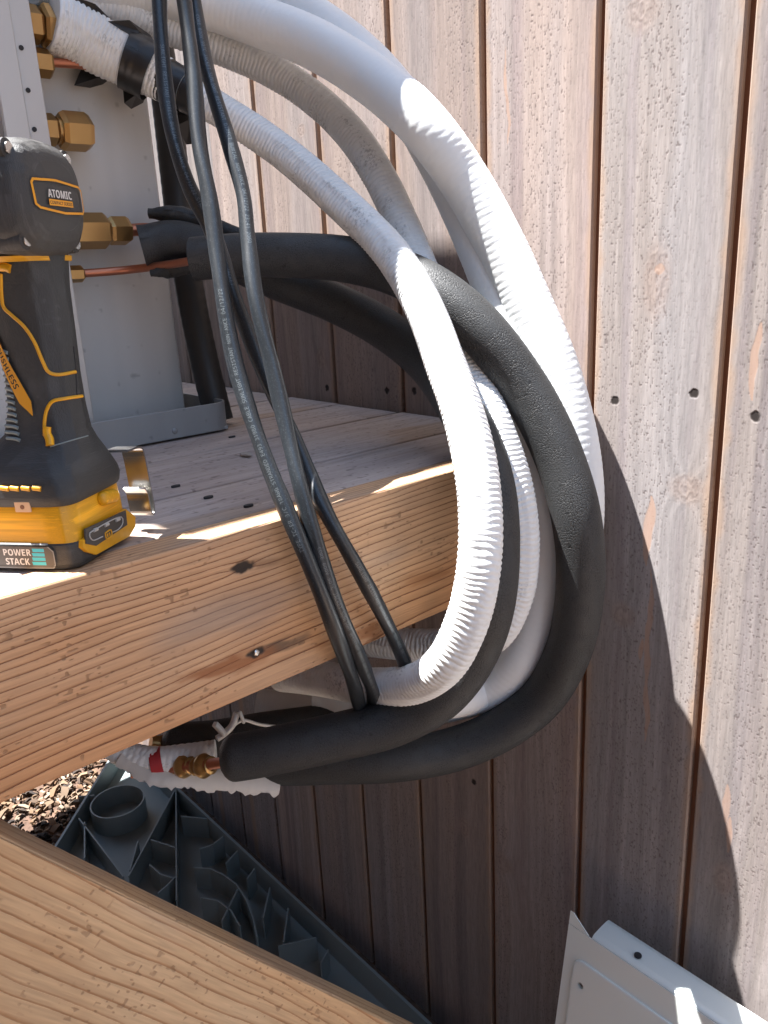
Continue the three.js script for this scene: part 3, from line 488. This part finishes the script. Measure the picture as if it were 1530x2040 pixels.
// ---------------------------------------------------------------- cordless driver standing on the platform edge
{
  const ef = V3(-0.79, 0, 0.61).normalize(), es = V3(0.61, 0, 0.79).normalize(), upv = V3(0, 1, 0);
  const P0 = V3(-0.465, YD + 0.0006, 0.509).addScaledVector(es, -0.0355);
  const D = (t, e, h) => P0.clone().addScaledVector(ef, t).addScaledVector(es, e).addScaledVector(upv, h);
  const dr = new THREE.Group();
  const onRear = (px, py, t) => { const d = ray(px, py), k = (P0.clone().sub(EYEPOS).dot(ef) + t) / d.dot(ef), p = EYEPOS.clone().addScaledVector(d, k); return [p.clone().sub(P0).dot(es), p.y - P0.y]; };
  // rows: [h, t centre, half depth, half width, exponent]
  const vLoft = (rows) => loft(rows.map(([h, t, a, b, e, oe = 0]) => superRing(D(t, oe, h), es, ef, b, a, e, 48)));
  const tLoft = (rows) => loft(rows.map(([t, h, a, b, e, oe = 0]) => superRing(D(t, oe, h), es, upv, a, b, e, 56)));
  const handle = part(dr, 'handle', vLoft([[0.190, 0.026, 0.026, 0.0230, 3], [0.178, 0.024, 0.0235, 0.0205, 3], [0.165, 0.0225, 0.0215, 0.0180, 2.8], [0.140, 0.0225, 0.0215, 0.0165, 2.7], [0.115, 0.0235, 0.0215, 0.0162, 2.7], [0.095, 0.0245, 0.0225, 0.0165, 2.8], [0.080, 0.0265, 0.0250, 0.0185, 3], [0.073, 0.030, 0.0300, 0.0225, 3.2], [0.066, 0.037, 0.0385, 0.0285, 3.6], [0.059, 0.045, 0.0470, 0.0335, 4.5], [0.052, 0.049, 0.0520, 0.0352, 6], [0.0470, 0.050, 0.0530, 0.0357, 7], [0.0415, 0.050, 0.0520, 0.0350, 7], [0.040, 0.050, 0.051, 0.034, 7]]), M.grip);
  const housing = part(dr, 'motor_housing', tLoft([[0.020, 0.213, 0.0325, 0.0295, 2.8, 0.006], [0.055, 0.213, 0.0330, 0.0300, 2.8, 0.006], [0.100, 0.213, 0.0320, 0.0290, 2.6, 0.006], [0.112, 0.214, 0.0260, 0.0250, 2.4, 0.006], [0.128, 0.214, 0.0200, 0.0200, 2.2, 0.006]]), M.yellow);
  part(dr, 'yellow_collar', vLoft([[0.1830, 0.0290, 0.0285, 0.0262, 3.2, -0.001], [0.1800, 0.0275, 0.0270, 0.0245, 3.2, -0.001]]), M.yellow);
  const cap = part(dr, 'end_cap', tLoft([[-0.0080, 0.2138, 0.0200, 0.0180, 2.8, 0.005], [-0.0065, 0.2135, 0.0265, 0.0245, 2.9, 0.005], [-0.0035, 0.2132, 0.0298, 0.0285, 3.0, 0.0055], [0.001, 0.2130, 0.0318, 0.0306, 3.1, 0.006], [0.008, 0.2130, 0.0325, 0.0312, 3.1, 0.007], [0.022, 0.2130, 0.0320, 0.0305, 3.0, 0.007]]), M.capGrey);
  for (const [e, h, tt] of [[0.0325, 0.2360, 0.007], [-0.0200, 0.2360, 0.006], [0.0300, 0.1903, 0.007], [-0.0185, 0.1895, 0.007]]) {
    const boss = new THREE.CylinderGeometry(0.0052, 0.0058, 0.014, 18), q = new THREE.Quaternion().setFromUnitVectors(V3(0, 1, 0), ef.clone().negate()); boss.applyQuaternion(q); const c = D(tt, e, h); boss.translate(c.x, c.y, c.z); const bm = part(cap, 'screw_boss', boss, M.capGrey);
    const sc = new THREE.CylinderGeometry(0.0032, 0.0032, 0.0024, 16); sc.applyQuaternion(q); const c2 = D(tt - 0.0075, e, h); sc.translate(c2.x, c2.y, c2.z); part(cap, 'screw', sc, M.steel);
  }
  dr.updateMatrixWorld(true);
  const lift = (g, k = 0.00035) => { const p = g.attributes.position, n = g.attributes.normal; for (let i = 0; i < p.count; i++) p.setXYZ(i, p.getX(i) + n.getX(i) * k, p.getY(i) + n.getY(i) * k, p.getZ(i) + n.getZ(i) * k); return g; };
  const rearRot = new THREE.Euler().setFromRotationMatrix(new THREE.Matrix4().makeBasis(es.clone().negate(), upv, ef.clone().negate()));
  const sideRot = (roll = 0) => new THREE.Euler().setFromRotationMatrix(new THREE.Matrix4().makeBasis(ef.clone().negate(), upv, es).multiply(new THREE.Matrix4().makeRotationZ(roll)));
  const decal = (parent, name, pos, rot, sz, tex) => { const g = lift(new DecalGeometry(parent, pos, rot, sz)); const m = part(parent, name, g, std({ map: tex, transparent: true, alphaTest: 0.02, roughness: 0.5, polygonOffset: true, polygonOffsetFactor: -4 })); m.castShadow = false; return m; };
  const hexPath = (x, w, h, m, c) => { x.beginPath(); x.moveTo(m + c * 0.4, m + c * 0.25); x.lineTo(w * 0.45, m - c * 0.05); x.lineTo(w - m - c, m + c * 0.5); x.lineTo(w - m, m + c * 1.1); x.lineTo(w - m, h - m - c * 0.9); x.lineTo(w - m - c * 0.5, h - m - c * 0.2); x.lineTo(w * 0.55, h - m + c * 0.05); x.lineTo(m + c, h - m - c * 0.5); x.lineTo(m + c * 0.2, h - m - c * 1.1); x.lineTo(m, m + c * 0.8); x.closePath(); };
  decal(cap, 'name_plate', D(-0.007, 0.0045, 0.2135), rearRot, V3(0.050, 0.0190, 0.02), canvasTex(512, 208, (x, w, h) => {
    x.clearRect(0, 0, w, h); x.lineWidth = 13; x.strokeStyle = '#d9941c'; hexPath(x, w, h, 14, 34); x.stroke();
    x.fillStyle = '#c9c6c2'; x.font = 'bold 62px sans-serif'; x.textAlign = 'center'; x.textBaseline = 'alphabetic'; x.fillText('ATOMIC', w / 2, 112, 236);
    x.fillStyle = '#d9941c'; x.fillRect(w / 2 - 118, 122, 236, 36); x.fillStyle = '#2a2724'; x.font = 'bold 27px sans-serif'; x.fillText('COMPACT SERIES', w / 2, 150, 222);
  }));
  // battery
  const bt = new THREE.Group(); bt.name = 'battery'; dr.add(bt);
  const upper = part(bt, 'battery_case', vLoft([[0.0465, 0.050, 0.0475, 0.0310, 8], [0.044, 0.050, 0.0492, 0.0328, 8], [0.030, 0.050, 0.0502, 0.0340, 8], [0.012, 0.050, 0.0508, 0.0346, 8]]), M.yellow);
  const lower = part(bt, 'battery_base', vLoft([[0.0175, 0.050, 0.0500, 0.0340, 8], [0.0160, 0.050, 0.0516, 0.0354, 8], [0.0040, 0.050, 0.0516, 0.0354, 8], [0.0008, 0.050, 0.0502, 0.0340, 8], [0, 0.050, 0.049, 0.033, 8]]), M.grip);
  dr.updateMatrixWorld(true);
  const plate = (pts, t0, t1, mat, name, parent) => { // prism on the rear face from pixels
    const s = new THREE.Shape(pts.map(([a, b]) => { const [e, h] = onRear(a, b, t0); return new THREE.Vector2(-e, h); }));
    const g = new THREE.ExtrudeGeometry(s, { depth: t0 - t1, bevelEnabled: true, bevelSize: 0.0004, bevelThickness: 0.0004, bevelSegments: 2 });
    g.applyMatrix4(new THREE.Matrix4().makeBasis(es.clone().negate(), upv, ef.clone().negate()).setPosition(D(t0, 0, 0))); return part(parent, name, g, mat);
  };
  const frameP = plate([[158, 1078], [243, 1015], [262, 1030], [262, 1048], [250, 1068], [184, 1104], [166, 1098], [158, 1090]], -0.0005, -0.0030, M.yellow, 'label_frame', bt);
  const lab = plate([[168, 1055], [248, 1018], [251, 1045], [190, 1086], [170, 1082]], -0.0032, -0.0038, M.capGrey, 'charge_label', bt);
  {
    const ln = (a, r = 0.0004) => tube(curveOf(a.map(([px, py]) => { const [e, h] = onRear(px, py, -0.0042); return D(-0.0044, e, h); })), 24, 6, cyl(r));
    part(lab, 'charge_mark', mergeGeometries([ln([[178, 1062], [182, 1059], [243, 1031], [244, 1042], [236, 1054], [224, 1060]]), ln([[178, 1062], [178, 1068], [184, 1076], [204, 1069]]), ln([[186, 1057], [193, 1054]], 0.0012), ln([[208, 1047], [215, 1044]], 0.0012), ln([[230, 1037], [237, 1034]], 0.0012)]), std({ color: lin(0.40, 0.39, 0.37), roughness: 0.5 }));
    part(lab, 'charge_button', mergeGeometries([ln([[209, 1062], [220, 1056], [222, 1066], [211, 1072], [209, 1062]], 0.0005), ln([[213, 1063], [214, 1069]], 0.0005), ln([[217, 1061], [218, 1067]], 0.0005)]), M.yellow);
  }
  { // release button and clip
    const [e0, h0] = onRear(212, 990, 0), g = new THREE.CapsuleGeometry(0.0046, 0.012, 6, 14); g.applyQuaternion(new THREE.Quaternion().setFromUnitVectors(V3(0, 1, 0), es.clone().addScaledVector(upv, 0.12).normalize())); const c = D(-0.0010, e0, h0); g.translate(c.x, c.y, c.z); part(bt, 'release_button', g, M.yellow);
    const rim = [[-0.026, 0.0605], [-0.043, 0.0595], [-0.0465, 0.0575], [-0.0480, 0.052], [-0.0500, 0.034], [-0.0515, 0.0135], [-0.0500, 0.0100], [-0.0475, 0.0115], [-0.0460, 0.020], [-0.0450, 0.027], [-0.0420, 0.031]];
    const cv = new THREE.CatmullRomCurve3(rim.map(([e, h]) => V3(e, h, 0)), false, 'centripetal'), pts = cv.getSpacedPoints(60), s = new THREE.Shape(), th = 0.0007, out = [], inn = [];
    pts.forEach((p, i) => { const q = (pts[Math.min(60, i + 1)]).clone().sub(pts[Math.max(0, i - 1)]).normalize(); out.push(new THREE.Vector2(p.x - q.y * th, p.y + q.x * th)); inn.push(new THREE.Vector2(p.x + q.y * th, p.y - q.x * th)); });
    s.setFromPoints([...out, ...inn.reverse()]); const cg = new THREE.ExtrudeGeometry(s, { depth: 0.016, bevelEnabled: false });
    cg.applyMatrix4(new THREE.Matrix4().makeBasis(es, upv, es.clone().cross(upv)).setPosition(D(-0.010, 0, 0))); part(dr, 'belt_clip', cg, M.steel);
  }
  // side of the battery
  decal(lower, 'battery_label', D(0.040, 0.0354, 0.0095), sideRot(), V3(0.056, 0.0155, 0.02), canvasTex(768, 208, (x, w, h) => {
    x.clearRect(0, 0, w, h); x.fillStyle = '#4a4744'; x.strokeStyle = '#77797a'; x.lineWidth = 10; x.beginPath(); x.moveTo(10, 10); x.lineTo(w - 60, 10); x.lineTo(w - 12, 60); x.lineTo(w - 12, h - 40); x.lineTo(w - 40, h - 10); x.lineTo(10, h - 10); x.closePath(); x.fill(); x.stroke();
    x.fillStyle = '#cfcdca'; x.font = 'bold 76px sans-serif'; x.textAlign = 'right'; x.fillText('POWER', w - 215, 95, 400); x.fillText('STACK', w - 240, 172, 380);
    x.fillStyle = '#2fb0c4'; for (let i = 0; i < 4; i++) { x.beginPath(); const y = 34 + i * 37; x.moveTo(w - 200 - i * 6, y); x.lineTo(w - 90, y); x.lineTo(w - 90, y + 28); x.lineTo(w - 195 - i * 6, y + 28); x.closePath(); x.fill(); }
  }));
  // details found on the visible surfaces of the handle
  const rc = new THREE.Raycaster();
  const hit = (m, px, py, k = 0.0004) => { rc.set(EYEPOS, ray(px, py).normalize()); const r = rc.intersectObject(m, false)[0]; return r ? r.point.clone().addScaledVector(r.face.normal, k) : null; };
  const trim = (list, r = 0.0011, mat = M.yellow, name = 'yellow_trim') => { const dense = []; const cv = new THREE.CatmullRomCurve3(list.map(([a, b]) => V3(a, b, 0)), false, 'centripetal'); for (const p of cv.getSpacedPoints(list.length * 5)) { const q = hit(handle, p.x, p.y, 0.0001); if (q) dense.push(q); } if (dense.length > 3) part(handle, name, tube(curveOf(dense), dense.length * 3, 8, cyl(r)), mat); };
  trim([[2, 545], [4, 590], [8, 612], [24, 628], [48, 650], [68, 680], [86, 722], [96, 740], [112, 746], [150, 741]]);
  trim([[163, 789], [128, 794], [104, 800], [94, 815], [89, 840], [89, 868]]);
  trim([[94, 850], [94, 862], [99, 876], [100, 888]], 0.0026);
  trim([[2, 532], [12, 532], [22, 536]], 0.0026);
  for (let y = 700; y < 882; y += 12.5) { const a = 2 + (y - 700) * 0.14; trim([[Math.max(1, a - 12), y - 2], [a + 6, y], [a + 14, y + 3]], 0.0011, M.plastic, 'grip_rib'); }
  trim([[146, 690], [150, 730], [153, 790]], 0.0004, M.dark, 'seam'); trim([[175, 868], [140, 878], [100, 890]], 0.0004, M.plastic, 'seam');
  { // foot vents and the pale square on the foot
    for (const a of [2, 22, 44, 66]) trim([[a, 972], [a + 16, 974]], 0.0016);
    const p = hit(handle, 46, 1009, 0.0003); if (p) { const g = new RoundedBoxGeometry(0.0105, 0.0065, 0.0012, 2, 0.0004); g.applyMatrix4(new THREE.Matrix4().makeBasis(ef.clone().negate(), upv, es).setPosition(p)); const m = part(handle, 'foot_insert', g, std({ color: lin(0.62, 0.40, 0.24), roughness: 0.6 })); const hg = new THREE.CylinderGeometry(0.0014, 0.0014, 0.0016, 12); hg.applyQuaternion(new THREE.Quaternion().setFromUnitVectors(upv, es)); hg.translate(p.x, p.y, p.z); part(handle, 'insert_hole', hg, M.tongue); }
  }
  const bp = hit(handle, 27, 752, 0); if (bp) decal(handle, 'side_plate', bp, sideRot(-1.16), V3(0.052, 0.0085, 0.02), canvasTex(512, 84, (x, w, h) => { x.clearRect(0, 0, w, h); x.fillStyle = '#c98d1d'; x.beginPath(); x.moveTo(10, 4); x.lineTo(w - 90, 4); x.lineTo(w - 8, h / 2); x.lineTo(w - 110, h - 4); x.lineTo(10, h - 4); x.closePath(); x.fill(); x.fillStyle = '#1c1a18'; x.font = 'bold 56px sans-serif'; x.textBaseline = 'middle'; x.fillText('BRUSHLESS', 24, h / 2 + 2, 360); }));
  put(dr, 'cordless_driver', 'yellow and black cordless driver standing on its battery at the beam edge', 'power tool');
}

// ---------------------------------------------------------------- below the platform
{ // joined pipe ends under the beam
  const g = new THREE.Group();
  part(g, 'foam_sleeve', ribbed([[215, 1478, -0.685], [250, 1503, -0.670], [310, 1514, -0.650], [370, 1508, -0.635], [430, 1500, -0.620]], 0.0125, { pitch: 0.006, amp: 0.05, sd: 91 }).geo, M.foam);
  const cv = path([[302, 1520, -0.651], [325, 1514, -0.646]]); part(g, 'red_tape', tube(cv, 6, 28, () => 0.0136, { cap: false }), M.redTape);
  put(g, 'pipe_sleeve', 'short white foam sleeve with a red tape band under the beam', 'pipe sleeve');
}
{
  const g = new THREE.Group(), cv = path([[236, 1512, -0.670], [300, 1548, -0.650], [380, 1556, -0.635], [450, 1560, -0.625], [545, 1568, -0.610]]);
  const sh = tube(cv, 90, 26, (s, a, L) => 0.017 * (1 + 0.05 * noise(s * 240, a, 3)) * mix(0.7, 1.0, smooth(0, 0.05, s)), { cap: false, arc0: -2.6, arc1: 0.15 + 0.0, us: 0.3 });
  const p = sh.attributes.position; for (let i = 0; i < 91; i++) for (const k of [0, 26]) { const o = i * 27 + k; p.setY(o, p.getY(o) + (noise(i * 0.6, k, 7) - 0.5) * 0.007); }
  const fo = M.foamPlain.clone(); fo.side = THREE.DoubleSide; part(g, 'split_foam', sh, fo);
  put(g, 'foam_offcut', 'split white foam half shell with torn edge hanging below the brass couplings', 'foam offcut');
}
{
  const g = new THREE.Group(), cv = path([[262, 1540, -0.660], [330, 1531, -0.641], [430, 1521, -0.585], [470, 1514, -0.560]]);
  part(g, 'copper_tube', tube(cv, 50, 18, cyl(0.0052)), M.copper);
  for (const px of [366, 405]) { const c = onX(px, 1526, px < 380 ? -0.627 : -0.602), L = new THREE.LatheGeometry([[0.005, -0.011], [0.0085, -0.0105], [0.0085, -0.008], [0.0065, -0.0065], [0.0105, -0.003], [0.0115, 0.001], [0.0095, 0.0055], [0.0065, 0.0075], [0.0082, 0.009], [0.0082, 0.011], [0.005, 0.0115]].map(([a, b]) => new THREE.Vector2(a, b)), 28); L.applyQuaternion(new THREE.Quaternion().setFromUnitVectors(V3(0, 1, 0), cv.getTangentAt(0.5))); L.translate(c.x, c.y, c.z); part(g, 'coupling', L, M.brass); }
  put(g, 'joined_pipe', 'copper pipe with two round brass couplings entering the black foam end', 'pipe');
}
{
  const g = new THREE.Group(), cv = path([[334, 1483, -0.685], [345, 1482, -0.680], [420, 1478, -0.655], [520, 1462, -0.625], [620, 1448, -0.605], [720, 1432, -0.585]]);
  part(g, 'foam_tube', tube(cv, 70, 30, (s, a, L) => 0.0215 * Math.sqrt(clamp(s / 0.012 + 0.25)), { us: 0.1413 }), M.rubber);
  const b = path([[300, 1480, -0.690], [322, 1481, -0.687], [336, 1482, -0.685]]); part(g, 'brass_end', tube(b, 14, 20, (s, a, L) => 0.0075 + 0.004 * Math.pow(s / L, 3)), M.brass);
  put(g, 'foam_stub', 'dark foam tube with a brass end tucked close under the beam', 'insulated pipe');
}
{
  const strap = (list, w) => { const cv = path(list); return tube(cv, 24, 4, () => w, {}); };
  put(mesh(mergeGeometries([strap([[428, 1442], [440, 1455], [446, 1464]].map(([a, b]) => [a, b, -0.590]), 0.0032), strap([[432, 1472], [446, 1462], [462, 1446], [472, 1420]].map(([a, b]) => [a, b, -0.592]), 0.0032), strap([[478, 1418], [482, 1430], [486, 1440]].map(([a, b]) => [a, b, -0.585]), 0.0018), strap([[446, 1464], [480, 1436], [520, 1444], [600, 1452]].map(([a, b]) => [a, b, -0.595]), 0.0016)]), M.tie), 'cable_tie', 'white plastic cable tie fastened round the dark foam below the beam', 'cable tie');
}
{ // upturned plastic equipment pad
  const pad = new THREE.Group(), y0 = GY + 0.012, y1 = -1.072, poly = [[-1.75, 0.048], [-0.40, 0.048], [-0.40, 0.62], [-1.15, 0.62]];
  const sh = new THREE.Shape(poly.map(([x, z]) => new THREE.Vector2(x, -z))), fl = new THREE.ExtrudeGeometry(sh, { depth: 0.006, bevelEnabled: false }); fl.rotateX(-Math.PI / 2); fl.translate(0, y0, 0);
  part(pad, 'pad_skin', fl, M.plastic);
  const wallSeg = (a, b, h = y1, w = 0.0035, base = y0 + 0.006) => { const A = V3(a[0], 0, a[1]), B = V3(b[0], 0, b[1]), L = A.distanceTo(B), g = new THREE.BoxGeometry(L, h - base, w); g.rotateY(-Math.atan2(B.z - A.z, B.x - A.x)); g.translate((A.x + B.x) / 2, (h + base) / 2, (A.z + B.z) / 2); return g; };
  for (let i = 0; i < 4; i++) part(pad, 'rim', wallSeg(poly[i], poly[(i + 1) % 4], y1, 0.005), M.plastic);
  const z6 = (a, b) => { const p = onY(a / 1.9125, 1500 + b / 1.9125, y1 - 0.002); return [p.x, p.z]; };
  const rib = (list, h = y1 - 0.002) => { for (let i = 0; i + 1 < list.length; i++) part(pad, 'rib', wallSeg(z6(...list[i]), z6(...list[i + 1]), h, 0.0026), M.plastic); };
  rib([[672, 130], [490, 468]]); rib([[670, 130], [672, 560]]); rib([[300, 248], [385, 358], [470, 470]]); rib([[322, 262], [322, 400]]); rib([[525, 335], [495, 445]]);
  rib([[740, 436], [800, 440], [855, 465], [900, 500], [940, 560], [965, 630], [980, 700]]); rib([[765, 550], [830, 562], [880, 600], [915, 660]]); rib([[570, 425], [610, 460], [655, 475]]); rib([[600, 535], [640, 500], [668, 470]]);
  rib([[850, 318], [810, 348], [760, 365]]); rib([[905, 372], [860, 420]]); rib([[970, 440], [940, 480]]); rib([[1028, 512], [1002, 630]]); rib([[1098, 590], [1080, 720]]); rib([[1250, 748], [1222, 800]]); rib([[1205, 702], [1060, 735]]); rib([[905, 520], [865, 600], [845, 640]]); rib([[575, 330], [640, 350], [672, 362]]); rib([[300, 165], [360, 160]]); rib([[690, 240], [790, 250]]);
  const a = z6(350, 180), b = z6(545, 180), c0 = [(a[0] + b[0]) / 2, (a[1] + b[1]) / 2], rr = Math.hypot(a[0] - b[0], a[1] - b[1]) / 2;
  const ring = new THREE.LatheGeometry([[rr, y0 + 0.006], [rr, y1 - 0.004], [rr - 0.003, y1 - 0.004], [rr - 0.003, y0 + 0.006]].map(([x, y]) => new THREE.Vector2(x, y)), 48); ring.translate(c0[0], 0, c0[1]); part(pad, 'ring', toCreasedNormals(ring, 0.6), M.plastic);
  put(pad, 'equipment_pad', 'upturned dark plastic equipment pad showing ribs and a ring, on the mulch by the wall', 'equipment pad');
}
{ // removed service cover leaning on the wall
  const cv = new THREE.Group(), topY = -0.708, botY = GY + 0.001, zT = 0.056, zB = 0.13, x0 = -0.422, x1 = -0.02, lean = Math.atan2(zB - zT, topY - botY), H = Math.hypot(zB - zT, topY - botY);
  const place = (g) => { g.rotateX(-lean); g.translate(0, topY, zT); return g; };
  const s = new THREE.Shape(); s.moveTo(x0, 0); s.lineTo(x1, 0); s.lineTo(x1, -H); s.lineTo(x0, -H); s.closePath();
  const hole = (x, y, r) => { const h = new THREE.Path(); h.absarc(x, y, r, 0, Math.PI * 2, true); s.holes.push(h); };
  hole(x0 + 0.026, -0.060, 0.0036);
  part(cv, 'cover_sheet', place(new THREE.ExtrudeGeometry(s, { depth: 0.0012, bevelEnabled: false, curveSegments: 16 })), M.white);
  const raise = new THREE.Shape(), m = 0.016, rr = 0.012; raise.moveTo(x0 + m + rr, -0.034); raise.lineTo(x1 - m, -0.034); raise.lineTo(x1 - m, -H + 0.02); raise.lineTo(x0 + m, -H + 0.02); raise.lineTo(x0 + m, -0.034 - rr); raise.quadraticCurveTo(x0 + m, -0.034, x0 + m + rr, -0.034);
  { const h = new THREE.Path(); h.absarc(x0 + 0.026, -0.060, 0.0036, 0, Math.PI * 2, true); raise.holes.push(h); }
  part(cv, 'raised_field', place(new THREE.ExtrudeGeometry(raise, { depth: 0.0012, bevelEnabled: true, bevelSize: 0.003, bevelThickness: 0.0012, bevelSegments: 3, curveSegments: 16 }).translate(0, 0, 0.0014)), M.white);
  // folded top flange toward the wall, its left end notched
  const prof = [[0, 0], [-0.002, 0.0022], [-0.010, 0.0034], [-0.022, 0.0040], [-0.030, 0.0034], [-0.0335, 0.0005], [-0.034, -0.006]], pc = new THREE.CatmullRomCurve3(prof.map(([z, y]) => V3(0, y, z))), pp = pc.getSpacedPoints(24), fs = new THREE.Shape(), o1 = [], o2 = [];
  pp.forEach((p, i) => { const q = pp[Math.min(24, i + 1)].clone().sub(pp[Math.max(0, i - 1)]).normalize(); o1.push(new THREE.Vector2(p.z + q.y * 0.0006, p.y - q.z * 0.0006)); o2.push(new THREE.Vector2(p.z - q.y * 0.0006, p.y + q.z * 0.0006)); });
  fs.setFromPoints([...o1, ...o2.reverse()]); const fg = new THREE.ExtrudeGeometry(fs, { depth: x1 - x0 - 0.030, bevelEnabled: false }); fg.rotateY(Math.PI / 2); fg.scale(1, 1, -1);
  { const ix = fg.index; if (!ix) { const p = fg.attributes.position; for (let i = 0; i < p.count; i += 3) { const t = [p.getX(i + 1), p.getY(i + 1), p.getZ(i + 1)]; p.setXYZ(i + 1, p.getX(i + 2), p.getY(i + 2), p.getZ(i + 2)); p.setXYZ(i + 2, ...t); } } fg.computeVertexNormals(); }
  fg.translate(x0 + 0.030, topY + 0.0004, zT); part(cv, 'top_flange', toCreasedNormals(fg, 0.5), M.white);
  const tab = new THREE.Shape(); tab.moveTo(x0, 0.001); tab.lineTo(x0 + 0.026, 0.001); tab.lineTo(x0 + 0.004, 0.016); tab.lineTo(x0, 0.016); tab.closePath(); part(cv, 'corner_tab', place(new THREE.ExtrudeGeometry(tab, { depth: 0.0012, bevelEnabled: false })), M.white);
  const hp = onY(1270, 1905, topY + 0.006), hg = new THREE.CylinderGeometry(0.0040, 0.0040, 0.0012, 18); hg.translate(hp.x, topY + 0.0066, clamp(hp.z, zT - 0.026, zT - 0.01)); part(cv, 'hole_shade_disc', hg, M.dark);  // dark disc stands for the shaded opening in the flange
  put(cv, 'service_cover', 'white sheet metal service cover with folded edge leaning against the plank wall', 'metal cover');
}
{ // dry leaf caught between the lines
  const p = onX(1000, 775, -0.545), q = onX(985, 735, -0.54), r = onX(1008, 815, -0.545);
  const cv = curveOf([q, p, r]); put(mesh(tube(cv, 24, 8, (s, a, L) => 0.0008 + 0.0035 * Math.pow(Math.sin(Math.PI * clamp(s / L)), 2) * Math.abs(Math.cos(a * 1.0))), M.leaf), 'dry_leaf', 'curled dry leaf caught between the black and white lines at the wall', 'leaf');
}
// ---------------------------------------------------------------- unseen side yard outside the frame, added to shape the light
{
  const g = new THREE.BoxGeometry(6, 0.03, 1.6); g.translate(3.5, GY + 0.012, 0.9);
  put(mesh(g, std({ color: lin(0.36, 0.27, 0.20), roughness: 0.9 })), 'path', null, null, null, 'structure');  // unseen path, added to bounce warm sunlight onto the beam
  const h = new THREE.BoxGeometry(9, 3.7, 0.2); h.translate(-0.5, GY + 1.85, 1.9);
  put(mesh(h, std({ color: lin(0.17, 0.105, 0.072), roughness: 0.9 })), 'unseen_house_wall', 'plain brown unseen house wall across the side yard, added to hold back sky light', 'wall');  // unseen wall, placed and sized to block sky light from the planks
}
renderer.render(scene, camera);
